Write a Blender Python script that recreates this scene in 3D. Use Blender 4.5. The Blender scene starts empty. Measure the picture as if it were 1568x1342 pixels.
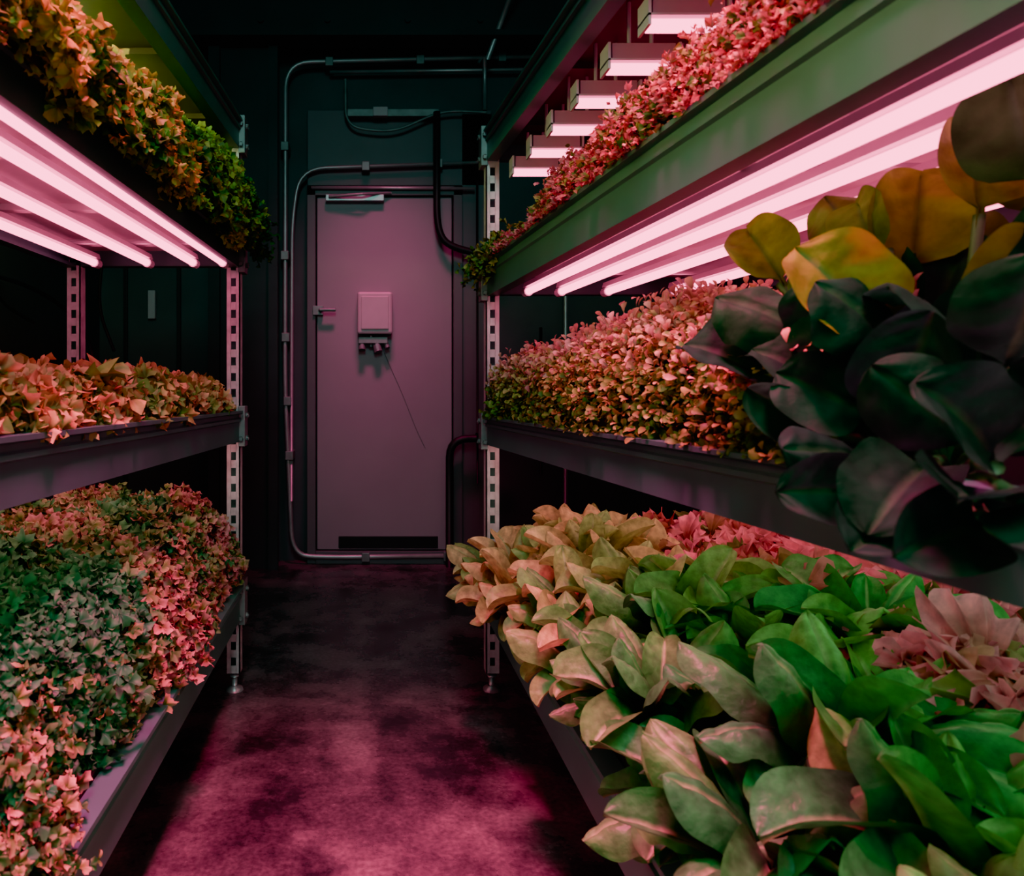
import bpy, math, random
import numpy as np
from mathutils import Vector
random.seed(7); rng=np.random.default_rng(11)
scene=bpy.context.scene
COL=scene.collection
PI=math.pi

# ------------------------------------------------------------------ helpers
def nt(name):
    m=bpy.data.materials.new(name); m.use_nodes=True
    t=m.node_tree; t.nodes.clear()
    o=t.nodes.new('ShaderNodeOutputMaterial')
    return m,t,o
def N(t,ty,**kw):
    n=t.nodes.new(ty)
    for k,v in kw.items():
        if k in n.inputs: n.inputs[k].default_value=v
        else: setattr(n,k,v)
    return n
def c4(c): return (c[0],c[1],c[2],1)
def mat_plain(name,col,rough=.5,metal=0.,noise=.25,scale=14,bump=.0,spec=.5):
    m,t,o=nt(name)
    p=N(t,'ShaderNodeBsdfPrincipled'); p.inputs['Roughness'].default_value=rough
    p.inputs['Metallic'].default_value=metal
    p.inputs['Specular IOR Level'].default_value=spec
    tc=N(t,'ShaderNodeTexCoord'); nz=N(t,'ShaderNodeTexNoise'); nz.inputs['Scale'].default_value=scale; nz.inputs['Detail'].default_value=6
    t.links.new(tc.outputs['Object'],nz.inputs['Vector'])
    r=N(t,'ShaderNodeValToRGB')
    r.color_ramp.elements[0].color=c4([x*(1-noise) for x in col]); r.color_ramp.elements[0].position=.3
    r.color_ramp.elements[1].color=c4([min(1,x*(1+noise)) for x in col]); r.color_ramp.elements[1].position=.7
    t.links.new(nz.outputs['Fac'],r.inputs['Fac']); t.links.new(r.outputs['Color'],p.inputs['Base Color'])
    if bump>0:
        b=N(t,'ShaderNodeBump'); b.inputs['Strength'].default_value=bump; b.inputs['Distance'].default_value=.01
        t.links.new(nz.outputs['Fac'],b.inputs['Height']); t.links.new(b.outputs['Normal'],p.inputs['Normal'])
    t.links.new(p.outputs[0],o.inputs[0]); return m
def mat_emit(name,col,strength):
    m,t,o=nt(name); e=N(t,'ShaderNodeEmission'); e.inputs[0].default_value=c4(col); e.inputs[1].default_value=strength
    t.links.new(e.outputs[0],o.inputs[0]); return m
def mat_leaf(name,stops,tip,tipamt=.6,trans=.25,rough=.5,rib=None,scale=40,bump=.3,spec=.3,base_shade=.45):
    m,t,o=nt(name); L=t.links
    a=N(t,'ShaderNodeAttribute'); a.attribute_name='leafinfo'
    sp=N(t,'ShaderNodeSeparateColor'); L.new(a.outputs['Color'],sp.inputs[0])
    r=N(t,'ShaderNodeValToRGB'); els=r.color_ramp.elements
    els[0].position=stops[0][0]; els[0].color=c4(stops[0][1]); els[1].position=stops[-1][0]; els[1].color=c4(stops[-1][1])
    for s in stops[1:-1]:
        e=els.new(s[0]); e.color=c4(s[1])
    L.new(sp.outputs[0],r.inputs['Fac'])
    mp=N(t,'ShaderNodeMapRange'); mp.inputs['From Min'].default_value=.45; mp.inputs['From Max'].default_value=1.; mp.inputs['To Max'].default_value=tipamt
    L.new(sp.outputs[1],mp.inputs['Value'])
    mt=N(t,'ShaderNodeMath'); mt.operation='MULTIPLY'; L.new(mp.outputs[0],mt.inputs[0])
    mq=N(t,'ShaderNodeMapRange'); mq.inputs['From Min'].default_value=.1; mq.inputs['From Max'].default_value=.8; mq.inputs['To Min'].default_value=.08; L.new(sp.outputs[0],mq.inputs['Value']); L.new(mq.outputs[0],mt.inputs[1])
    mx=N(t,'ShaderNodeMix'); mx.data_type='RGBA'; L.new(mt.outputs[0],mx.inputs[0]); L.new(r.outputs[0],mx.inputs[6]); mx.inputs[7].default_value=c4(tip)
    col=mx.outputs[2]
    if rib:
        m2=N(t,'ShaderNodeMapRange'); m2.inputs['From Min'].default_value=.0; m2.inputs['From Max'].default_value=.13; m2.inputs['To Min'].default_value=.6; m2.inputs['To Max'].default_value=0
        L.new(sp.outputs[2],m2.inputs['Value'])
        mr=N(t,'ShaderNodeMix'); mr.data_type='RGBA'; L.new(m2.outputs[0],mr.inputs[0]); L.new(col,mr.inputs[6]); mr.inputs[7].default_value=c4(rib); col=mr.outputs[2]
    tc=N(t,'ShaderNodeTexCoord'); nz=N(t,'ShaderNodeTexNoise'); nz.inputs['Scale'].default_value=scale; nz.inputs['Detail'].default_value=5
    L.new(tc.outputs['Object'],nz.inputs['Vector'])
    mm=N(t,'ShaderNodeMapRange'); mm.inputs['From Min'].default_value=.3; mm.inputs['From Max'].default_value=.7; mm.inputs['To Min'].default_value=.6; mm.inputs['To Max'].default_value=1.25
    L.new(nz.outputs['Fac'],mm.inputs['Value'])
    mb=N(t,'ShaderNodeMapRange'); mb.inputs['From Min'].default_value=.1; mb.inputs['From Max'].default_value=.85; mb.inputs['To Min'].default_value=base_shade; L.new(sp.outputs[1],mb.inputs['Value'])  # shade of the foliage gaps put into the colour: darker towards leaf base
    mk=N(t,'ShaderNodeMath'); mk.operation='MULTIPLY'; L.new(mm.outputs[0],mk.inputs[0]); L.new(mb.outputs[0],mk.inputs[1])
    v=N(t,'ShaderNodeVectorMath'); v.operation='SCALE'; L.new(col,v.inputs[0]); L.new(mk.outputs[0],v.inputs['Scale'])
    p=N(t,'ShaderNodeBsdfPrincipled'); p.inputs['Roughness'].default_value=rough; p.inputs['Specular IOR Level'].default_value=spec
    L.new(v.outputs[0],p.inputs['Base Color'])
    b=N(t,'ShaderNodeBump'); b.inputs['Strength'].default_value=bump; b.inputs['Distance'].default_value=.006; L.new(nz.outputs['Fac'],b.inputs['Height']); L.new(b.outputs[0],p.inputs['Normal'])
    tr=N(t,'ShaderNodeBsdfTranslucent'); L.new(v.outputs[0],tr.inputs[0])
    ms=N(t,'ShaderNodeMixShader'); ms.inputs[0].default_value=trans; L.new(p.outputs[0],ms.inputs[1]); L.new(tr.outputs[0],ms.inputs[2])
    L.new(ms.outputs[0],o.inputs[0]); return m

def mesh_obj(name,V,F,mat,smooth=True,parent=None,info=None):
    V=np.asarray(V,dtype=np.float32); F=np.asarray(F,dtype=np.int32)
    me=bpy.data.meshes.new(name); k=F.shape[1]
    me.vertices.add(len(V)); me.vertices.foreach_set('co',V.ravel())
    me.loops.add(F.size); me.loops.foreach_set('vertex_index',F.ravel())
    me.polygons.add(len(F)); me.polygons.foreach_set('loop_start',np.arange(0,F.size,k,dtype=np.int32)); 
    me.update(calc_edges=True); me.validate()
    me.polygons.foreach_set('use_smooth',np.full(len(me.polygons),smooth))
    if info is not None:
        at=me.color_attributes.new('leafinfo','FLOAT_COLOR','POINT')
        c=np.ones((len(V),4),dtype=np.float32); c[:,:3]=info; at.data.foreach_set('color',c.ravel())
    me.materials.append(mat); ob=bpy.data.objects.new(name,me); COL.objects.link(ob)
    if parent: ob.parent=parent
    return ob
def empty(name,loc=(0,0,0)):
    e=bpy.data.objects.new(name,None); e.empty_display_size=.1; COL.objects.link(e); return e
class Acc:
    def __init__(s): s.V=[];s.F=[];s.n=0
    def add(s,V,F):
        V=np.asarray(V,float);F=np.asarray(F,int); s.V.append(V); s.F.append(F+s.n); s.n+=len(V)
    def box(s,a,b):
        x0,y0,z0=a;x1,y1,z1=b
        V=[(x0,y0,z0),(x1,y0,z0),(x1,y1,z0),(x0,y1,z0),(x0,y0,z1),(x1,y0,z1),(x1,y1,z1),(x0,y1,z1)]
        s.add(V,[(0,3,2,1),(4,5,6,7),(0,1,5,4),(1,2,6,5),(2,3,7,6),(3,0,4,7)])
    def tube(s,pts,r,n=10):
        P=[Vector(p) for p in pts]; V=[];F=[]
        up=Vector((0.13,.31,.94)).normalized()
        for i,p in enumerate(P):
            d=(P[min(i+1,len(P)-1)]-P[max(i-1,0)]).normalized()
            a=d.cross(up)
            if a.length<.05: a=d.cross(Vector((1,0,0)))
            a.normalize(); b=d.cross(a)
            rr=r[i] if hasattr(r,'__len__') else r
            for k in range(n):
                t=2*PI*k/n; V.append(p+a*math.cos(t)*rr+b*math.sin(t)*rr)
        for i in range(len(P)-1):
            for k in range(n):
                F.append((i*n+k,i*n+(k+1)%n,(i+1)*n+(k+1)%n,(i+1)*n+k))
        V.append(P[0]);V.append(P[-1]); c0=len(V)-2;c1=len(V)-1
        for k in range(0,n,2):
            F.append((c0,k,(k+1)%n,(k+2)%n)); q=(len(P)-1)*n; F.append((c1,q+(k+2)%n,q+(k+1)%n,q+k))
        s.add([tuple(v) for v in V],F)
    def obj(s,name,mat,parent=None,smooth=False,bevel=0):
        o=mesh_obj(name,np.vstack(s.V),np.vstack(s.F),mat,smooth,parent)
        if bevel:
            b=o.modifiers.new('bevel','BEVEL'); b.width=bevel; b.segments=2; b.limit_method='ANGLE'
        return o
def smoothpath(pts,it=3):
    P=[Vector(p) for p in pts]
    for _ in range(it):
        Q=[P[0]]
        for a,b in zip(P[:-1],P[1:]): Q+= [a.lerp(b,.25),a.lerp(b,.75)]
        Q.append(P[-1]); P=Q
    return P
def roundpath(pts,r=.06):
    P=[Vector(p) for p in pts]; out=[P[0]]
    for i in range(1,len(P)-1):
        a,b,c=P[i-1],P[i],P[i+1]; ra=min(r,(a-b).length*.45); rc=min(r,(c-b).length*.45)
        s=b+(a-b).normalized()*ra; e=b+(c-b).normalized()*rc
        for k in range(7):
            t=k/6; out.append(s*(1-t)**2+b*2*t*(1-t)+e*t*t)
    out.append(P[-1]); return out

# ------------------------------------------------------------------ materials
M_beam=mat_plain('painted_steel_teal',(.062,.185,.150),.42,.05,.12,6)
M_panel=mat_plain('shelf_panel',(.72,.60,.64),.5,.1,.12,5)
M_paneld=mat_plain('shelf_panel_brown',(.11,.085,.055),.5,.1,.15,5)
M_post=mat_plain('galvanised_post',(.62,.58,.59),.45,.3,.2,30)
M_brack=mat_plain('bracket_steel',(.20,.24,.235),.45,.3,.2,20)
M_wall=mat_plain('wall_paint_dark',(.060,.080,.085),.6,0,.2,2.5,.05)
M_col=mat_plain('column_paint',(.030,.043,.046),.6,0,.2,4)
M_door=mat_plain('door_paint_grey',(.27,.235,.27),.5,0,.08,2)
M_doorp=mat_plain('door_frame_grey',(.11,.115,.125),.5,0,.1,3)
M_pipe=mat_plain('conduit_steel',(.38,.39,.40),.35,.5,.15,9)
M_black=mat_plain('black_rubber',(.010,.012,.013),.5,0,.2,20)
M_box=mat_plain('junction_box_plastic',(.46,.41,.44),.5,0,.06,10)
M_tray=mat_plain('black_plastic_tray',(.03,.035,.035),.5,0,.2,20)
M_ceil=mat_plain('ceiling_paint',(.030,.040,.042),.7,0,.2,3)
M_white=mat_plain('lamp_reflector',(.7,.60,.66),.3,.1,.08,8)
M_tube=mat_emit('grow_tube_pink',(1.,.14,.32),6.2)
M_tubeS=mat_emit('grow_tube_pink_soft',(1.,.38,.40),9.)
M_tubeW=mat_emit('grow_tube_cool_white',(.50,1.,.54),5.6)
M_fillY=mat_emit('hidden_fill_tube_warm',(.86,1.,.34),30.)
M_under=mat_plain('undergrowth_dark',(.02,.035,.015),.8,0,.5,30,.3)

# floor
def floor_mat():
    m,t,o=nt('stained_wet_concrete'); L=t.links
    tc=N(t,'ShaderNodeTexCoord')
    n1=N(t,'ShaderNodeTexNoise'); n1.inputs['Scale'].default_value=4.2; n1.inputs['Detail'].default_value=10; n1.inputs['Roughness'].default_value=.65; n1.inputs['Distortion'].default_value=.1
    n2=N(t,'ShaderNodeTexNoise'); n2.inputs['Scale'].default_value=90; n2.inputs['Detail'].default_value=8
    mpn=N(t,'ShaderNodeMapping'); mpn.inputs['Location'].default_value=(.42,.15,0); L.new(tc.outputs['Object'],mpn.inputs[0])
    L.new(mpn.outputs[0],n1.inputs['Vector']); L.new(tc.outputs['Object'],n2.inputs['Vector'])
    n3=N(t,'ShaderNodeTexNoise'); n3.inputs['Scale'].default_value=8; n3.inputs['Detail'].default_value=9; n3.inputs['Roughness'].default_value=.7; L.new(tc.outputs['Object'],n3.inputs['Vector'])
    wv=N(t,'ShaderNodeVectorMath'); wv.operation='SUBTRACT'; L.new(n3.outputs['Color'],wv.inputs[0]); wv.inputs[1].default_value=(.5,.5,.5)
    ws=N(t,'ShaderNodeVectorMath'); ws.operation='SCALE'; L.new(wv.outputs[0],ws.inputs[0]); ws.inputs['Scale'].default_value=.22
    wa=N(t,'ShaderNodeVectorMath'); wa.operation='ADD'; L.new(ws.outputs[0],wa.inputs[0]); L.new(tc.outputs['Object'],wa.inputs[1])
    sx=N(t,'ShaderNodeSeparateXYZ'); L.new(wa.outputs[0],sx.inputs[0])
    def band(sock,c,w,amt,f=.2):
        a=N(t,'ShaderNodeMath'); a.operation='SUBTRACT'; L.new(sock,a.inputs[0]); a.inputs[1].default_value=c
        b=N(t,'ShaderNodeMath'); b.operation='ABSOLUTE'; L.new(a.outputs[0],b.inputs[0])
        r=N(t,'ShaderNodeMapRange'); r.interpolation_type='SMOOTHSTEP'; r.inputs['From Min'].default_value=w*f; r.inputs['From Max'].default_value=w; r.inputs['To Min'].default_value=amt; r.inputs['To Max'].default_value=0
        L.new(b.outputs[0],r.inputs['Value']); return r.outputs[0]
    def mth(op,a,b):
        n=N(t,'ShaderNodeMath'); n.operation=op; L.new(a,n.inputs[0]); L.new(b,n.inputs[1]); return n.outputs[0]
    tracks=mth('ADD',band(sx.outputs[0],-.03,.08,.09),band(sx.outputs[1],2.2,.05,.07))
    pa=mth('MULTIPLY',band(sx.outputs[0],.19,.20,.11,.55),band(sx.outputs[1],1.88,.28,1.,.6))
    pb=mth('MULTIPLY',band(sx.outputs[0],-.24,.15,.10,.5),band(sx.outputs[1],1.72,.38,1.,.6))
    pc=mth('MULTIPLY',band(sx.outputs[0],.02,.16,.09,.4),band(sx.outputs[1],2.75,.25,1.,.5))
    val=mth('ADD',tracks,n1.outputs['Fac']); val=mth('SUBTRACT',val,pa); val=mth('SUBTRACT',val,pb); val=mth('SUBTRACT',val,pc)
    off=N(t,'ShaderNodeMath'); off.operation='ADD'; L.new(val,off.inputs[0]); off.inputs[1].default_value=.03; val=off.outputs[0]
    r=N(t,'ShaderNodeValToRGB'); e=r.color_ramp.elements
    e[0].position=.36; e[0].color=(.020,.023,.024,1); e[1].position=.72; e[1].color=(.21,.17,.18,1)
    x=e.new(.52); x.color=(.085,.072,.078,1)
    L.new(val,r.inputs['Fac'])
    mr=N(t,'ShaderNodeMapRange'); mr.inputs['From Min'].default_value=.3; mr.inputs['From Max'].default_value=.7; mr.inputs['To Min'].default_value=.65; mr.inputs['To Max'].default_value=1.3
    L.new(n2.outputs['Fac'],mr.inputs['Value'])
    v=N(t,'ShaderNodeVectorMath'); v.operation='SCALE'; L.new(r.outputs[0],v.inputs[0]); L.new(mr.outputs[0],v.inputs['Scale'])
    p=N(t,'ShaderNodeBsdfPrincipled'); L.new(v.outputs[0],p.inputs['Base Color'])
    rr=N(t,'ShaderNodeMapRange'); rr.inputs['From Min'].default_value=.38; rr.inputs['From Max'].default_value=.62; rr.inputs['To Min'].default_value=.12; rr.inputs['To Max'].default_value=.36
    L.new(val,rr.inputs['Value']); L.new(rr.outputs[0],p.inputs['Roughness'])
    b=N(t,'ShaderNodeBump'); b.inputs['Strength'].default_value=.10; b.inputs['Distance'].default_value=.006; L.new(n2.outputs['Fac'],b.inputs['Height']); L.new(b.outputs[0],p.inputs['Normal'])
    L.new(p.outputs[0],o.inputs[0]); return m
M_floor=floor_mat()

# ------------------------------------------------------------------ room shell
def box_obj(name,a,b,mat,parent=None,bevel=0):
    A=Acc();A.box(a,b);return A.obj(name,mat,parent,False,bevel)
WY=4.05
box_obj('floor',(-1.6,-1.6,-.1),(1.8,WY+.1,0),M_floor)
box_obj('ceiling',(-1.6,-1.6,3.15),(1.8,WY+.1,3.25),M_ceil)
box_obj('wall_back',(-1.6,WY,0),(1.8,WY+.1,3.15),M_wall)
box_obj('wall_left',(-1.6,-1.6,0),(-1.5,WY,3.15),M_wall)
box_obj('wall_right',(1.7,-1.6,0),(1.8,WY,3.15),M_wall)
A=Acc(); A.box((-1.5,3.72,2.80),(1.7,3.86,2.83)); A.box((-1.5,3.77,2.83),(1.7,3.81,3.1)); A.box((-1.5,3.72,3.1),(1.7,3.86,3.15))
for x in (-1.0,-.55,-.2,.22,.6,1.0): A.tube([(x,3.77,2.9),(x,3.755,2.9)],.016,8)
A.obj('ceiling_beam',M_col)
A=Acc(); A.box((-.80,3.86,0),(-.50,WY,3.15)); A.box((-.84,3.83,0),(-.78,3.87,3.15)); A.box((-.52,3.83,0),(-.47,3.87,3.15))
A.obj('wall_column',M_col)

# door
D=empty('door_1')
box_obj('leaf',(-.27,3.985,.075),(.478,4.03,2.03),M_door,D,.004)
A=Acc(); A.box((-.325,3.97,0),(-.277,WY,2.09)); A.box((.485,3.97,0),(.535,WY,2.09)); A.box((-.325,3.97,2.037),(.535,WY,2.09)); A.box((-.277,3.96,0),(.485,WY,.07))
A.obj('frame',M_doorp,D,False,.003)
A=Acc(); A.box((.535,4.0,0),(.70,WY,2.5)); A.box((-.325,4.0,2.10),(.70,WY,2.52)); A.obj('surround_panel',M_doorp,D,False,.003)
A=Acc(); A.box((-.15,3.975,.085),(.40,3.988,.15)); A.obj('kick_plate',M_black,D,False,.002)
A=Acc(); A.box((-.22,3.94,2.0),(.10,3.985,2.035)); A.tube([(-.2,3.93,2.02),(-.02,3.90,2.025),(.14,3.97,2.05)],.008); A.obj('door_closer',M_pipe,D,False,.003)
A=Acc(); A.box((-.29,3.955,1.375),(-.235,3.985,1.425)); A.tube([(-.25,3.95,1.40),(-.25,3.93,1.40),(-.165,3.93,1.40)],.01); A.obj('lever_handle',M_brack,D,False,.002)

J=empty('junction_box')
A=Acc(); A.box((-.045,3.90,1.265),(.145,3.985,1.495)); A.obj('housing',M_box,J,False,.012)
A=Acc(); A.box((-.025,3.892,1.29),(.125,3.90,1.47)); A.obj('cover',M_box,J,False,.006)
A=Acc(); A.box((-.04,3.92,1.215),(.12,3.975,1.25)); A.tube([(-.02,3.94,1.21),(-.02,3.93,1.18)],.018); A.tube([(.06,3.94,1.21),(.07,3.93,1.17)],.022); A.tube([(.11,3.94,1.22),(.12,3.93,1.19)],.012)
A.tube([(.03,3.95,1.26),(.03,3.95,1.2)],.012); A.obj('cable_glands',M_brack,J,False,.003)
A=Acc(); A.tube(smoothpath([(.09,3.97,1.2),(.14,3.981,1.08),(.2,3.983,.95),(.28,3.983,.74),(.33,3.983,.64)]),.001,6); A.obj('thin_wire',M_doorp,J,True)

py=3.955
P=empty('wall_conduit_pipes')
A=Acc()
A.tube(roundpath([(1.0,py,2.80),(-.44,py,2.765),(-.445,py,1.0),(-.405,py,.05),(-.2,py,.04),(.66,py,.05)],.14),.013)
A.tube([(-.2,py+.03,2.725),(1.0,py+.03,2.74)],.010)
A.tube(roundpath([(.66,py,2.215),(-.36,py,2.18),(-.405,py,1.9),(-.41,py,.35)],.14),.010)
A.tube([(-.30,py,2.075),(.60,py,2.07)],.009)
A.tube([(.655,py,2.80),(.655,py,2.50)],.012)
A.tube([(.655,py-.1,2.74),(.80,py-.6,3.14)],.014); A.tube([(.62,py,2.76),(.88,py,3.14)],.010)
A.tube([(1.1,py,.1),(1.1,py,2.9)],.012)
A.obj('steel_pipes',M_pipe,P,True)
A=Acc()
for (x,z) in ((-.2,2.765),(.3,2.775),(.75,2.79),(-.445,2.3),(-.445,1.7),(-.44,1.25),(-.42,.6),(-.43,.9),(0,.042),(.45,.046),(0,2.19),(.4,2.205)):
    A.box((x-.022,py-.02,z-.025),(x+.022,WY-.001,z+.025))
A.obj('pipe_clamps',M_brack,P,False,.004)
P2=empty('black_drain_hose')
A=Acc(); A.tube(roundpath([(.386,3.90,2.47),(.386,3.90,1.85),(.44,3.90,1.74),(.72,3.90,1.68)],.12),.019,12)
A.tube(roundpath([(.75,3.9,.70),(.455,3.9,.695),(.455,3.9,0.0)],.10),.021,12); A.tube([(.60,3.9,.70),(.64,3.9,.70)],.03,12)
A.tube([(.61,3.93,2.1),(.612,3.93,.45)],.006,8); A.tube([(.95,3.9,1.3),(.95,3.9,.5)],.008,8)
A.obj('hose',M_black,P2,True)
P3=empty('cable_bracket')
A=Acc(); A.tube(roundpath([(-.11,3.93,2.66),(-.11,3.93,2.40),(.15,3.93,2.37),(.42,3.93,2.49),(.66,3.93,2.48)],.1),.008)
A.box((-.10,3.93,2.46),(.40,4.0,2.50)); A.obj('bracket_arm',M_brack,P3,False,.003)
A=Acc(); A.box((.04,3.91,2.455),(.12,3.95,2.505)); A.obj('socket',M_box,P3,False,.004)
P4=empty('wall_switch')
A=Acc(); A.box((-1.22,WY-.03,1.36),(-1.18,WY,1.52)); A.obj('switch_plate',M_box,P4,False,.004)
A=Acc(); A.box((-1.36,WY-.02,0),(-1.34,WY,2.6)); A.box((-1.06,WY-.02,.6),(-1.04,WY,2.2)); A.obj('trunking',M_black,P4,False,.002)
P5=empty('hanging_cables')
A=Acc()
A.tube(smoothpath([(-1.5,2.9,1.42),(-1.3,2.8,1.36),(-1.12,2.7,1.26),(-1.0,2.6,1.15),(-.98,2.6,1.0)]),.008,8)
A.tube(smoothpath([(-1.07,3.0,1.9),(-1.1,3.0,1.5),(-1.12,3.0,1.3),(-1.05,3.0,1.12)]),.007,8)
A.tube(smoothpath([(-1.5,2.9,1.55),(-1.4,2.7,1.3),(-1.2,2.6,1.2)]),.006,8)
A.obj('cables',M_black,P5,True)

# ------------------------------------------------------------------ racks
Y1=2.30; Y0=-.15
RK={ 1:dict(x=.38,fl=.073,D=.80,lv=[(.24,.354,0.0),(.783,.873,None),(1.253,1.358,None),(1.68,1.776,None)]),
    -1:dict(x=.397,fl=.064,D=.55,lv=[(.229,.34,0.0),(.793,.891,None),(1.343,1.441,None),(1.72,1.81,None)])}
def fx(side,lev,Y):
    r=RK[side]; fl=0.0 if lev==0 else r['fl']
    return r['x']+fl*(Y1-Y)
def pos(side,lev,s,Y,z): return (side*(fx(side,lev,Y)+s),Y,z)

def rack(side):
    r=RK[side]; E=empty('metal_shelving_rack')
    for lev,(zb,zt,_) in enumerate(r['lv']):
        h=zt-zb
        prof=[(0,.0),(0,.62*h),(-.006,.66*h),(-.006,.74*h),(0,.78*h),(0,.88*h),(-.012,.92*h),(-.012,h),(.03,h),(.03,h-.008),(.012,h-.008),(.012,.01),(.035,.01),(.035,0)]
        for nm,s0,flip in (('beam_front',0,1),('beam_rear',r['D'],-1)):
            V=[];n=len(prof)
            for Y in (Y0,Y1+.01):
                for (a,b) in prof: V.append(pos(side,lev,s0+flip*a,Y,zb+b))
            F=[(i,(i+1)%n,n+(i+1)%n,n+i) for i in range(n)]
            mesh_obj('%s_%d'%(nm,lev+1),V,F,M_beam,False,E)
        for Y in (Y0,Y1-.03):
            A=Acc(); x0=side*(fx(side,lev,Y)); x1=side*(fx(side,lev,Y)+r['D'])
            A.box((min(x0,x1)+.01,Y,zb+.004),(max(x0,x1)-.01,Y+.03,zt-.012)); A.obj('beam_end_%d'%(lev+1),M_beam,E,False,.003)
        A=Acc()
        def slab(s0,s1,ya,yb,za,zc):
            V=[pos(side,lev,s,Y,z) for z in (za,zc) for (s,Y) in ((s0,ya),(s1,ya),(s1,yb),(s0,yb))]
            A.add(V,[(0,3,2,1),(4,5,6,7),(0,1,5,4),(1,2,6,5),(2,3,7,6),(3,0,4,7)])
        slab(.03,r['D']-.03,Y0+.03,Y1-.03,zt-.045,zt-.03)
        for k in range(6): 
            yy=.1+k*.4; slab(.04,r['D']-.04,yy,yy+.03,zt-.06,zt-.045)
        A.obj('deck_%d'%(lev+1),M_paneld if lev in (0,3) else M_panel,E,False)
    for Yp in (Y1,Y0):
        for s,nm in ((0,'front'),(r['D']-.045,'rear')):
            A=Acc(); w=.042
            xa=side*(fx(side,1 if Yp<1 else 0,Yp)+s); 
            xs=sorted((xa,xa+side*w)); top=r['lv'][3][1]+.02; yb=Yp-.03
            A.box((xs[0],yb,.06),(xs[0]+.013,yb+.004,top)); A.box((xs[1]-.013,yb,.06),(xs[1],yb+.004,top))
            z=.06
            while z<top-.03:
                A.box((xs[0]+.012,yb,z),(xs[1]-.012,yb+.004,z+.024)); z+=.05
            sx=xs[0] if side>0 else xs[1]-.004
            A.box((sx,yb,.06),(sx+.004,yb+.042,top))
            A.obj('post_%s_%d'%(nm,1 if Yp>1 else 2),M_post,E,False)
            B=Acc(); B.box((xs[0]+.002,yb+.036,.06),(xs[1]-.002,yb+.042,top-.01)); B.obj('post_back_%s_%d'%(nm,1 if Yp>1 else 2),M_beam,E,False)
            C=Acc(); cx=(xs[0]+xs[1])/2; C.tube([(cx,yb+.02,.012),(cx,yb+.02,.07)],.009); C.tube([(cx,yb+.02,0),(cx,yb+.02,.008),(cx,yb+.02,.016)],[.028,.026,.012],12)
            C.tube([(cx,yb+.02,.045),(cx,yb+.02,.055)],.016,6); C.obj('foot_%s_%d'%(nm,1 if Yp>1 else 2),M_pipe,E,True)
    A=Acc()
    for lev,(zb,zt,_) in enumerate(r['lv']):
        xa=side*(r['x']-.016); xb=side*(r['x']+.006); xs=sorted((xa,xb))
        A.box((xs[0],Y1-.035,zb-.015),(xs[1],Y1+.02,zt+.015))
        for zz in (zb+.01,zt-.015): 
            A.tube([(xa-side*.006,Y1-.01,zz),(xa,Y1-.01,zz)],.008,8)
            A.tube([((xs[0]+xs[1])/2,Y1-.045,zz),((xs[0]+xs[1])/2,Y1-.03,zz)],.006,8)
    A.obj('brackets',M_brack,E,False,.002)
    A=Acc(); A.tube([pos(side,1,r['D']-.01,Y1-.05,.4),pos(side,1,r['D']-.01,Y0+.1,1.7)],.006,6); A.obj('rear_brace',M_post,E,True)
rack(1); rack(-1)

# ------------------------------------------------------------------ grow lights
def lamps(side,lev,ss,ya,yb,mat,rad=.009,zoff=.0,name='grow_light_fixture'):
    r=RK[side]; zb=r['lv'][lev][0]; z=zb+zoff
    E=empty(name); A=Acc(); B=Acc()
    for s in ss:
        A.tube([pos(side,lev,s,ya,z),pos(side,lev,s,yb,z)],rad,10)
        V=[pos(side,lev,s+ds,Y,zz) for Y in (ya-.02,yb+.02) for (ds,zz) in ((-.012,z+.013),(.012,z+.013),(.008,z+.028),(-.008,z+.028))]
        B.add(V,[(0,1,5,4),(1,2,6,5),(2,3,7,6),(3,0,4,7),(0,3,2,1),(4,5,6,7)])
        for Y in (ya,yb):
            d=.03 if Y==yb else -.03
            B.tube([pos(side,lev,s,Y,z),pos(side,lev,s,Y+d,z)],rad*1.35,10)
    for Y in (ya+.15,(ya+yb)/2,yb-.15):
        V=[pos(side,lev,s,y,zz) for zz in (z+.028,z+.034) for (s,y) in ((ss[0]-.02,Y),(ss[-1]+.02,Y),(ss[-1]+.02,Y+.02),(ss[0]-.02,Y+.02))]
        B.add(V,[(0,3,2,1),(4,5,6,7),(0,1,5,4),(1,2,6,5),(2,3,7,6),(3,0,4,7)])
    A.obj('tubes',mat,E,True); B.obj('housing',M_white,E,False)
lamps(1,2,[.10,.20,.34,.54],-.05,2.16,M_tube,.0105)
lamps(-1,2,[.03,.12,.26,.42],-.05,2.18,M_tube,.0105)
lamps(1,1,[.10,.30,.50,.68],1.30,2.2,M_tubeS,.009,.012)
lamps(1,1,[.10,.30,.50,.68],-.05,1.22,M_tubeW,.009,.012)
lamps(-1,1,[.10,.27,.44],1.20,2.2,M_tubeS,.008,.012)
lamps(-1,1,[.10,.27,.44],-.05,1.12,M_tubeW,.006,.012)
lamps(-1,3,[.33,.45],-.05,2.18,M_fillY,.009,.012)  # added tubes, out of sight behind the lettuce, to brighten it
E=empty('grow_light_battens'); A=Acc();B=Acc();C=Acc()
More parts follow.
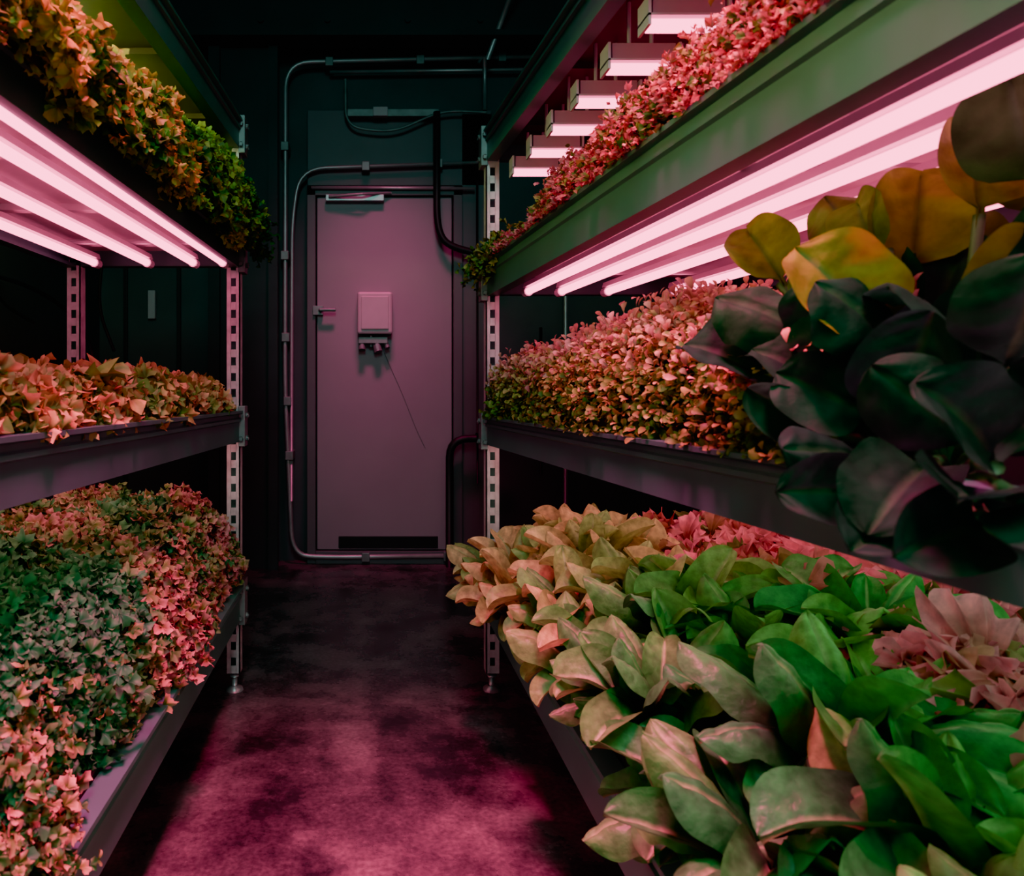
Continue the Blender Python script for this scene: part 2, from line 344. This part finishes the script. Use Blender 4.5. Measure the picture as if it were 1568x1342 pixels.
for k in range(12):
    Y=2.12-k*.17; f=fx(1,3,Y); x0=f+.035; x1=f+.18; z=1.60
    for (a,b) in ((x0,x1),(x1+.05,x1+.24),(x1+.29,x1+.48)):
        A.box((a+.008,Y-.012,z-.010),(b-.008,Y+.012,z+.004))
        B.box((a,Y-.025,z+.004),(b,Y+.025,z+.008)); B.box((a,Y-.025,z-.012),(a+.005,Y+.025,z+.04)); B.box((b-.005,Y-.025,z-.012),(b,Y+.025,z+.04))
        C.box((a+.01,Y-.02,z+.010),(b-.01,Y+.02,z+.04)); 
        for xx in (a+.05,b-.05): B.tube([(xx,Y,z+.04),(xx,Y,1.731)],.004,6)
A.obj('tubes',M_tube,E); B.obj('housing',M_white,E); C.obj('ballast',mat_plain('ballast_pinkish_metal',(.7,.48,.58),.22,.3,.1,8),E)

# ------------------------------------------------------------------ foliage
def pack(X,Yy,Z,U,Vv):
    nu=U.shape[0]-1; nv=U.shape[1]-1
    P=np.stack([X,Yy,Z],-1).reshape(-1,3)
    i=np.arange(nu)[:,None]*(nv+1)+np.arange(nv)[None,:]
    F=np.stack([i,i+1,i+nv+2,i+nv+1],-1).reshape(-1,4)
    info=np.stack([np.zeros_like(U),U,np.abs(Vv)],-1).reshape(-1,3)
    return P,F,info
def leaf_t(nu,nv,kind,seed,bend=.8,cup=.3,ruf=.0,fr=3.,wid=.45,pet=.18,puck=.0):
    rs=np.random.default_rng(seed)
    t=np.linspace(0,1,nu+1); u=1-(1-t)**1.5; v=np.linspace(-1,1,nv+1)
    ub=np.clip((u-pet)/(1-pet),0,1)
    if kind=='oval': w=.04*(1-u)+wid*.5*np.clip(1-np.abs(2*ub**1.08-1)**2.6,0,1)**.55
    elif kind=='spoon': w=.03*(1-u)+wid*.5*np.sqrt(np.clip(1-np.abs(2*ub**.85-1)**2.2,0,1))
    elif kind=='micro': w=.02*(1-u)+wid*.5*np.sqrt(np.clip(1-(2*ub-1)**2,0,1))
    U,Vv=np.meshgrid(u,v,indexing='ij'); W=w[:,None]
    th=bend*(u-.15); du=np.diff(u,prepend=0)
    yc=np.cumsum(np.cos(th)*du); zc=-np.cumsum(np.sin(th)*du)
    ny=np.sin(th);nz=np.cos(th)
    ph1,ph2,ph3=rs.uniform(0,6.28,3)
    off=cup*(np.abs(Vv)**2)*W
    if ruf>0:
        off=off+ruf*(np.abs(Vv)**1.5)*np.sin(fr*2*PI*U+np.sign(Vv)*ph1+ph2)*(.3+U)
    off=off+puck*np.abs(np.sin(5.5*PI*(U+.22*np.abs(Vv))))*np.sin(PI*np.clip(np.abs(Vv)*1.05,0,1))-puck*1.3*np.exp(-(Vv/.09)**2)
    X=Vv*W*np.cos(.6*cup*Vv)
    Yy=yc[:,None]+ny[:,None]*off; Z=zc[:,None]+nz[:,None]*off
    return pack(X,Yy,Z,U,Vv)
def frill_t(nu,nv,seed,ang=1.1,nr=3,amp=.16,bend=.6,wid=1.,tooth=.06):
    rs=np.random.default_rng(seed)
    u=np.linspace(0.04,1,nu+1)**.85; v=np.linspace(-1,1,nv+1)
    U,Vv=np.meshgrid(u,v,indexing='ij'); a,b,c,d=rs.uniform(0,6.28,4)
    alt=((-1.)**np.arange(nv+1))[None,:]*np.clip(U-.6,0,1)/.4
    phi=Vv*ang*(.55+.45*U); r=U*(1-.30*np.abs(Vv)**2.4+ .08*U*np.sin(nr*PI*1.25*Vv+a)+tooth*alt)
    X=r*np.sin(phi)*wid; Yl=r*np.cos(phi)
    off=amp*U**1.8*np.sin(nr*PI*Vv+c)+amp*.35*U**3*np.sin(nr*PI*1.7*Vv+d)+.15*np.abs(Vv)*U+tooth*.5*alt
    th=bend*(Yl-.1)
    Y2=Yl*np.cos(th*.6)+np.sin(th)*off; Z2=-Yl*np.sin(th*.6)+np.cos(th)*off-.22*np.clip(U-.7,0,1)/.3*np.abs(np.sin(nr*.5*PI*Vv+b))*.6
    X=X+amp*.35*U**2*np.cos(nr*PI*Vv+c)
    return pack(X,Y2,Z2,U,Vv)
def norm(a): return a/np.maximum(np.linalg.norm(a,axis=1,keepdims=True),1e-9)
def scatter(T,pts,dirs,ups,scl,rnd,sx=None):
    dirs=norm(dirs); side=norm(np.cross(dirs,ups)); up=np.cross(side,dirs)
    ch=rng.integers(0,len(T),len(pts)); Vs=[];Fs=[];Is=[];n=0
    if sx is None: sx=np.ones(len(pts))
    for k,(P,F,I) in enumerate(T):
        m=np.where(ch==k)[0]
        if len(m)==0: continue
        q=P[None]*scl[m][:,None,None]
        V=pts[m][:,None]+q[...,0:1]*side[m][:,None]*sx[m][:,None,None]+q[...,1:2]*dirs[m][:,None]+q[...,2:3]*up[m][:,None]
        V=V.reshape(-1,3); nf=len(P)
        Fk=(F[None]+(np.arange(len(m))*nf)[:,None,None]).reshape(-1,4)+n
        Ik=np.tile(I,(len(m),1)); Ik[:,0]=np.repeat(rnd[m],nf)
        Vs.append(V);Fs.append(Fk);Is.append(Ik); n+=len(V)
    return np.vstack(Vs),np.vstack(Fs),np.vstack(Is)
def lump(a,b,seed,amp=1.,f=1.):
    rs=np.random.default_rng(seed); o=np.zeros_like(a)
    for k in range(7):
        fa,fb=rs.uniform(-1,1,2)*f*(14+6*k); o=o+np.sin(a*fa+b*fb+rs.uniform(0,6.28))/(1+.3*k)
    return o*amp/3
class Bed:
    def __init__(s,side,lev,name,y0,y1,D,H,ov,drop,lumpamp=.02,seed=1,c0=.12,endr=.15,s0=0.,lf=1.,p=.7):
        s.__dict__.update(locals()); s.base=RK[side]['lv'][lev][1]-.03; s.E=empty(name)
    def surf(s,t,Y):
        H=s.H(Y) if callable(s.H) else s.H+0*Y
        A=s.c0+s.ov; arc=(A+.15)*.85; flat=s.D-s.c0; fa=arc/(arc+flat)
        a=np.clip(t/fa,0,1)*PI/2; fl=np.clip((t-fa)/(1-fa),0,1)
        ss=s.s0+s.c0-A*np.cos(a)**s.p+fl*flat
        e=np.clip((Y-(s.y1-s.endr))/s.endr,0,1); e=np.sqrt(np.clip(1-e**2,0,1))
        z=s.base-s.drop+(H*(.25+.75*e)+s.drop)*np.sin(a)**s.p
        l=lump(ss+z,Y,s.seed,s.lumpamp,s.lf); z=z+l*np.sin(a); ss=ss-l*np.cos(a)*.8
        x=s.side*(RK[s.side]['x']+(0 if s.lev==0 else RK[s.side]['fl'])*(Y1-Y)+ss)
        return np.stack([x,Y,z],-1)
    def nrm(s,t,Y):
        e=1e-3; a=s.surf(np.clip(t+e,0,1),Y)-s.surf(np.clip(t-e,0,1),Y); b=s.surf(t,Y+e)-s.surf(t,Y-e)
        n=norm(np.cross(a,b))
        out=np.zeros_like(n); out[:,0]=-s.side*.6; out[:,2]=1
        sg=np.sign((n*out).sum(1)); sg[sg==0]=1
        return n*sg[:,None]
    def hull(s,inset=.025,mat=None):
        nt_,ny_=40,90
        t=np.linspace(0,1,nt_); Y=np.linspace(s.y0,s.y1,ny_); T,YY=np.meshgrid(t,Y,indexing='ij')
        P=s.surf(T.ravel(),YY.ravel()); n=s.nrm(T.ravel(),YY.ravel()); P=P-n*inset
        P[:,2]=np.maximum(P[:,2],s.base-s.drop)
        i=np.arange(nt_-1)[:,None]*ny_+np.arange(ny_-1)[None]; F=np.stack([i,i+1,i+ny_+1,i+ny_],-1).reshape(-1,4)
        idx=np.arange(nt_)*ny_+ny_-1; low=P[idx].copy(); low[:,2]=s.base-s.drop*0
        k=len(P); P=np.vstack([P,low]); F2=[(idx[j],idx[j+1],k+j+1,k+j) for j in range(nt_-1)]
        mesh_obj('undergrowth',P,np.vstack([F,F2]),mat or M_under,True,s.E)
        A=Acc(); sd=s.side
        def q(ss,Y,z): return (sd*(RK[sd]['x']+(0 if s.lev==0 else RK[sd]['fl'])*(Y1-Y)+ss),Y,z)
        a0=s.s0+.035; a1=s.s0+s.D-.02
        V=[q(ss,Y,z) for z in (s.base,s.base+.035) for (ss,Y) in ((a0,s.y0),(a1,s.y0),(a1,s.y1-.06),(a0,s.y1-.06))]
        A.add(V,[(0,3,2,1),(4,5,6,7),(0,1,5,4),(1,2,6,5),(2,3,7,6),(3,0,4,7)])
        A.obj('tray',M_tray,s.E)
    def leaves(s,n,T,mat,scale,jit=.9,nm='foliage',lift=0.,liftj=0.,rf=None,trange=(0,1),yr=None,per=1,spread=.0,updir=.0,rj=.1,near=0.):
        ya,yb=yr if yr else (s.y0,s.y1)
        t0=rng.uniform(trange[0],trange[1],n); Yb=ya+(yb-ya)*rng.uniform(0,1,n)**(1.25 if near else 1.)
        P0=s.surf(t0,Yb); n0=s.nrm(t0,Yb)
        r0=rng.uniform(0,1,n) if rf is None else rf(P0,n)
        P0=P0+n0*(lift+rng.uniform(-1,1,(n,1))*liftj)
        tl=n0+rng.normal(0,.3,n0.shape)
        P=np.repeat(P0,per,0); nn=np.repeat(norm(tl),per,0); r=np.clip(np.repeat(r0,per)+rng.normal(0,rj,n*per),0,1); m=n*per
        d=nn+rng.normal(0,jit,(m,3)); d[:,2]+=updir
        up=nn*.8+rng.normal(0,.5,(m,3)); up[:,2]+=.4
        P=P+rng.normal(0,spread,(m,3)) - norm(d)*scale[0]*.5
        if s.drop==0: 
            d[:,2]=np.maximum(d[:,2],.05); P[:,2]=np.maximum(P[:,2],s.base+.03)
        sc=rng.uniform(scale[0],scale[1],m)
        if near: sc=sc*(1-near*np.clip((1.5-P[:,1])/.7,0,1))
        V,F,I=scatter(T,P,d,up,sc,r)
        mesh_obj(nm,V,F,mat,True,s.E,I)

FR=[frill_t(4,15,k,ang=1.2+.12*(k%3),nr=2.2+.4*(k%3),amp=.24,bend=.6+.4*(k%4)) for k in range(8)]
FRB=[frill_t(11,36,k+20,ang=.85+.1*(k%3),nr=4.6+.7*(k%3),amp=.15,bend=.7+.4*(k%4),wid=.9,tooth=.0) for k in range(8)]
MI=[leaf_t(4,3,'micro',k,bend=.8+.3*(k%3),cup=.25,wid=.62,pet=.3) for k in range(5)]
FE=[frill_t(3,7,k+40,ang=.8,nr=2.0,amp=.2,bend=.6,wid=.8,tooth=.1) for k in range(5)]

# left lower : frilly red/green lettuce
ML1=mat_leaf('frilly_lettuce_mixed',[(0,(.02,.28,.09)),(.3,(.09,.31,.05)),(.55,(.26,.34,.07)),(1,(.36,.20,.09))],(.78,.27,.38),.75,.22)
b=Bed(-1,0,'frilly_lettuce_bed',.40,2.27,.52,lambda Y:.30-.07*np.clip((1.6-Y),0,1),-.03,.0,.045,seed=3,c0=.19,p=.85)
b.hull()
def rf1(P,m):
    g=np.sin(P[:,1]*7.3+P[:,0]*11+1.)*np.sin(P[:,1]*3.1-P[:,0]*8)
    return .46+.55*g+rng.normal(0,.22,m)-1.3*np.clip((1.6-P[:,1])/.35,0,1)*np.clip((-.44-P[:,0])/.10,0,1)
b.leaves(4300,FR,ML1,(.013,.030),jit=.7,rf=rf1,spread=.012,per=8,liftj=.026,near=.35)
# left mid : lettuce, oak/orange
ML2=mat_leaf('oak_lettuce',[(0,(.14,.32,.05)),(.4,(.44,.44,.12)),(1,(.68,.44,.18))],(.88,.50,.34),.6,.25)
b=Bed(-1,1,'leaf_lettuce_bed',.5,2.24,.50,.10,-.03,0,.020,seed=5,c0=.09,endr=.1)
b.hull()
b.leaves(1400,FR,ML2,(.020,.038),jit=.55,spread=.01,updir=.3,per=6,liftj=.014)
b.leaves(80,FRB,ML2,(.055,.085),jit=.35,nm='tall_leaves',updir=.8,yr=(1.2,1.9),trange=(.15,1))
# left upper : green-yellow frill
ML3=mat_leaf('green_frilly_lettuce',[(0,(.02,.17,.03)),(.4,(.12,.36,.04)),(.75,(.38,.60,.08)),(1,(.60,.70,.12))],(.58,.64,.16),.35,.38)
b=Bed(-1,2,'frilly_lettuce_bed',.5,2.33,.50,lambda Y:.08+.15*np.clip((Y-.9)/1.3,0,1),.055,.03,.03,seed=8,c0=.12,endr=.12)
b.hull()
b.leaves(2600,FR,ML3,(.012,.027),jit=.7,spread=.012,per=7,liftj=.022,rf=lambda P,m:.6+.35*np.sin(P[:,1]*12+P[:,2]*15)+rng.normal(0,.22,m)-.2*np.clip((P[:,1]-1.9)/.3,0,1))
# right upper : fine red ferny greens
MR3=mat_leaf('red_microgreens',[(0,(.36,.15,.08)),(.4,(.80,.16,.22)),(1,(1.,.24,.36))],(1.,.32,.48),.5,.3)
b=Bed(1,2,'red_microgreens_bed',.5,2.33,.76,lambda Y:.06+.10*np.clip((1.85-Y)/.2,0,1),-.0,.0,.024,seed=12,c0=.20,endr=.12,lf=1.2)
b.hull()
b.leaves(7500,FE,MR3,(.008,.018),jit=.75,spread=.010,per=5,liftj=.020)
MR3b=mat_leaf('fern_green',[(0,(.06,.18,.04)),(1,(.34,.34,.08))],(.5,.30,.14),.4,.2)
b.leaves(400,FE,MR3b,(.012,.022),jit=.7,spread=.015,per=5,nm='edge_greens',trange=(0.02,.2))
b.drop=.0001
b.leaves(260,FE,MR3b,(.016,.03),jit=.8,spread=.022,per=6,nm='hanging_end_greens',trange=(0,.4),yr=(2.15,2.33),lift=.02,rj=.2)
# right mid : dense microgreens
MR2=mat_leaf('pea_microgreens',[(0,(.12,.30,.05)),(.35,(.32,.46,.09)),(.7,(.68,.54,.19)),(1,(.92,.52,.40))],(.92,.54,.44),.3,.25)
b=Bed(1,1,'microgreens_bed',.8,2.26,.76,lambda Y:.21+.045*np.clip((1.9-Y)/.6,0,1)-.07*np.clip((1.25-Y)/.3,0,1),-.005,0,.018,seed=15,c0=.16,endr=.08)
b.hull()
hz_=lambda P,m: .02+1.0*np.clip((P[:,2]-.873)/.20,0,1)**1.2+rng.normal(0,.16,m)
b.leaves(8500,MI,MR2,(.012,.022),jit=.6,spread=.009,per=4,updir=.2,liftj=.014,rf=hz_)
MR2p=mat_leaf('pink_tipped_sprouts',[(0,(.7,.45,.28)),(1,(.95,.5,.48))],(1.,.5,.60),.6,.3)
b.leaves(1000,MI,MR2p,(.013,.024),jit=.4,spread=.010,per=4,updir=.8,lift=.024,nm='top_sprouts',trange=(.10,1))
# right lower back : red lettuce
MRL=mat_leaf('red_leaf_lettuce',[(0,(.14,.26,.07)),(.35,(.42,.18,.10)),(1,(.66,.16,.20))],(.95,.28,.46),.8,.28)
b=Bed(1,0,'red_lettuce_bed',.3,2.2,.42,.225,.03,0,.045,seed=21,c0=.2,endr=.2,s0=.37)
b.hull()
b.leaves(280,FRB,MRL,(.06,.11),jit=.65,spread=.015,updir=.3,per=6)
b.leaves(700,FR,MRL,(.025,.045),jit=.7,spread=.015,per=5,nm='inner_frills')

# right lower front : romaine heads
RO=[leaf_t(20,12,'oval',k+60,bend=[.7,1.2,1.6,1.9,1.4][k%5],cup=[.8,-.7,-.9,.7][k%4],ruf=.022,fr=1.4+.2*k,wid=.36+.05*(k%3),puck=.024,pet=.14) for k in range(10)]
MRO=mat_leaf('romaine_leaf',[(0,(.025,.25,.06)),(.45,(.10,.44,.09)),(.72,(.38,.50,.15)),(1,(.74,.52,.26))],(.60,.62,.28),.35,.22,rough=.42,rib=(.48,.66,.30),scale=60,bump=.5,base_shade=.18)
E=empty('romaine_lettuce_bed')
pts=[];ds=[];ups=[];sc=[];rn=[];sxx=[]
heads=[]
for row,(s0,n,off) in enumerate(((.085,12,0),(.20,12,.08),(.31,11,.02),(.42,7,.1))):
    for k in range(n):
        Y=2.24-off-k*.162+rng.normal(0,.012); 
        if row==3 and Y>1.4: continue
        so=s0-(.05 if (row==0 and Y>1.85) else 0)
        heads.append((RK[1]['x']+so+rng.normal(0,.012),Y,.40+(.045 if row else 0)+rng.normal(0,.024),row))
for (hx,hy,hz,row) in heads:
    nl=22; a0=rng.uniform(0,6.28); hr=np.clip(.14+.72*np.clip((hy-1.05)/.75,0,1)+rng.normal(0,.1),0,1)  # far heads peach, near heads green: lamp tint put into the leaf colour
    for j in range(nl):
        a=a0+j*2.399; k=j/nl
        tilt=.10+1.10*k+rng.normal(0,.14)
        ca=math.cos(a)
        if row==0 and ca<-.2 and hy<1.85: tilt=min(tilt,1.05)
        d=np.array([ca*math.sin(tilt),math.sin(a)*math.sin(tilt),math.cos(tilt)])
        d=d+np.array([-.12,-.22,0.05]) ; 
        rad=np.array([ca,math.sin(a),0])
        up=np.array([0,0,1.])*math.sin(tilt)-rad*math.cos(tilt)+rng.normal(0,.25,3)
        pts.append(np.array([hx,hy,hz])+rad*.012*(1+2*k)); ds.append(d); ups.append(up)
        L=rng.uniform(.13,.20)*(.8+.3*math.sin(PI*min(1,k+.2)))
        if row==0 and ca<-.2 and hy<1.85: L*=.95
        if hy<.7: L*=.85
        sc.append(L); rn.append(np.clip(hr+rng.normal(0,.15),0,1)); sxx.append(rng.uniform(.85,1.15))
V,F,I=scatter(RO,np.array(pts),np.array(ds),np.array(ups),np.array(sc),np.array(rn),np.array(sxx))
mesh_obj('leaves',V,F,MRO,True,E,I)
A=Acc(); A.box((RK[1]['x']+.035,.15,.324),(RK[1]['x']+.50,2.24,.40)); A.obj('tray',M_tray,E,False,.006)
A=Acc(); A.box((RK[1]['x']+.045,.16,.40),(RK[1]['x']+.49,2.23,.41)); A.obj('soil',M_under,E,False)

# bok choy in the foreground on the right middle shelf
BK=[leaf_t(24,16,'spoon',k+90,bend=[.5,.9,.7,1.1][k%4],cup=[.5,-.5,.6][k%3],ruf=.045,fr=1.1+.25*k,wid=.64,pet=.2,puck=.026) for k in range(8)]
MBK=mat_leaf('bok_choy_leaf',[(0,(.009,.075,.040)),(.55,(.022,.13,.05)),(.8,(.13,.30,.04)),(1,(.30,.42,.05))],(.09,.22,.05),.1,.40,rough=.6,rib=(.05,.20,.07),scale=30,bump=.8,spec=.12,base_shade=.6)
E=empty('bok_choy_plant')
C0=np.array([.62,.76,.90])
cent=[(.45,.90,1.007,.2,.048),(.462,.85,1.06,.5,.050),(.55,1.0,1.155,.95,.050),(.485,.73,1.062,1.,.050),(.626,.95,1.19,.8,.045),(.487,.80,.985,.3,.048),
(.665,.86,1.165,.95,.055),(.685,.80,1.21,.9,.050),(.61,.90,1.13,.5,.048),(.535,.75,.985,.1,.050),(.585,.70,.99,.2,.050),(.606,.67,1.055,1.,.044),
(.49,.62,.935,.2,.046),(.45,.68,.90,.1,.042),(.445,.60,.875,.2,.042),(.44,.52,.885,.1,.040),(.668,.74,1.225,.6,.048),(.452,.78,.93,.3,.034),
(.52,.56,1.0,.2,.046),(.60,.66,1.08,.3,.050),(.56,.84,1.09,.1,.046),(.60,.80,1.02,.1,.050),(.50,.70,1.03,.15,.046),(.47,.74,.95,.2,.040),(.72,.86,1.12,.7,.052),(.75,.80,1.2,.8,.050),(.56,.62,.93,.2,.048),(.70,.7,1.15,.3,.050),(.47,.55,.93,.1,.040),(.50,.66,.97,.1,.046),(.66,.82,1.08,.1,.050),(.62,.72,.97,.1,.050),(.62,.86,1.07,.2,.048),(.70,.76,1.02,.1,.050),(.56,.72,.93,.1,.048),
(.435,.60,.84,.1,.038),(.425,.66,.86,.15,.034),(.43,.53,.845,.1,.036),(.45,.47,.87,.1,.036),(.51,.80,1.03,.25,.042),(.55,.70,1.04,.1,.048),(.63,.62,1.0,.15,.048),(.58,.58,1.05,.2,.048),(.49,.86,.98,.15,.038),(.60,.88,1.16,.85,.040),(.55,.88,1.11,.7,.040)]
pts=[];ds=[];ups=[];sc=[];rn=[];sx=[]
for (x,y,z,rv,rr) in cent:  # high rv: backlit gold of the upper leaves put into the leaf colour
    c=np.array([x,y,z]); d=c-C0; dn=d/np.linalg.norm(d)
    dn=dn+np.array([-.15,0,.3])+rng.normal(0,.22,3); dn/=np.linalg.norm(dn)
    full=rr*2/.70
    base=c-dn*full*.6
    up=np.array([-.55,-.80,.35])+rng.normal(0,.36,3)
    pts.append(base);ds.append(dn);ups.append(up);sc.append(full);rn.append(rv);sx.append(rng.uniform(.95,1.15))
V,F,I=scatter(BK,np.array(pts),np.array(ds),np.array(ups),np.array(sc),np.array(rn),np.array(sx))
mesh_obj('leaves',V,F,MBK,True,E,I)
A=Acc()
for b_ in pts:
    mid=(C0+b_)/2+np.array([0,0,-.01]); A.tube(smoothpath([C0+np.array([0,0,-.055]),mid,b_+(b_-C0)*.08],2),.006,8)
A.obj('stalks',mat_plain('bok_choy_stalk',(.06,.16,.06),.5),E,True)

# ------------------------------------------------------------------ room lights
def area(name,loc,rot,sx_,sy_,e,col,spread=PI):
    l=bpy.data.lights.new(name,'AREA'); l.shape='RECTANGLE'; l.size=sx_; l.size_y=sy_; l.energy=e; l.color=col; l.spread=spread
    o=bpy.data.objects.new(name,l); COL.objects.link(o); o.location=loc; o.rotation_euler=rot; return o
area('ceiling_strip_light',(.0,-.4,2.95),(math.radians(25),0,0),.4,1.4,32,(.44,1.,.88))
area('added_aisle_fill',(0.0,.85,3.08),(0,0,0),.25,.7,34,(1.,.05,.22),math.radians(48))  # added lamp above the view, turns the near floor pink
area('added_door_fill',(.08,3.0,3.0),(math.radians(28),0,0),.5,.2,2.4,(1.,.10,.34),math.radians(44))  # added unseen lamp, aimed at the door to tint it pink

w=bpy.data.worlds.new('dim_room_air'); scene.world=w; w.use_nodes=True
w.node_tree.nodes['Background'].inputs[0].default_value=(.26,.58,.60,1); w.node_tree.nodes['Background'].inputs[1].default_value=.6
scene.view_settings.view_transform='AgX'
try: scene.view_settings.look='AgX - Punchy'
except Exception: pass
scene.view_settings.exposure=.75
scene.view_settings.gamma=1.10

# ------------------------------------------------------------------ camera
cam=bpy.data.cameras.new('camera'); co=bpy.data.objects.new('camera',cam); COL.objects.link(co); scene.camera=co
co.location=(0,0,.95); co.rotation_euler=(PI/2,0,0)
cam.sensor_width=36; cam.lens=36*1100/1568; cam.shift_x=(784-560)/1568; cam.shift_y=-(670.5-600)/1568
cam.clip_start=.05
cam.dof.use_dof=True; cam.dof.focus_distance=1.9; cam.dof.aperture_fstop=6.3
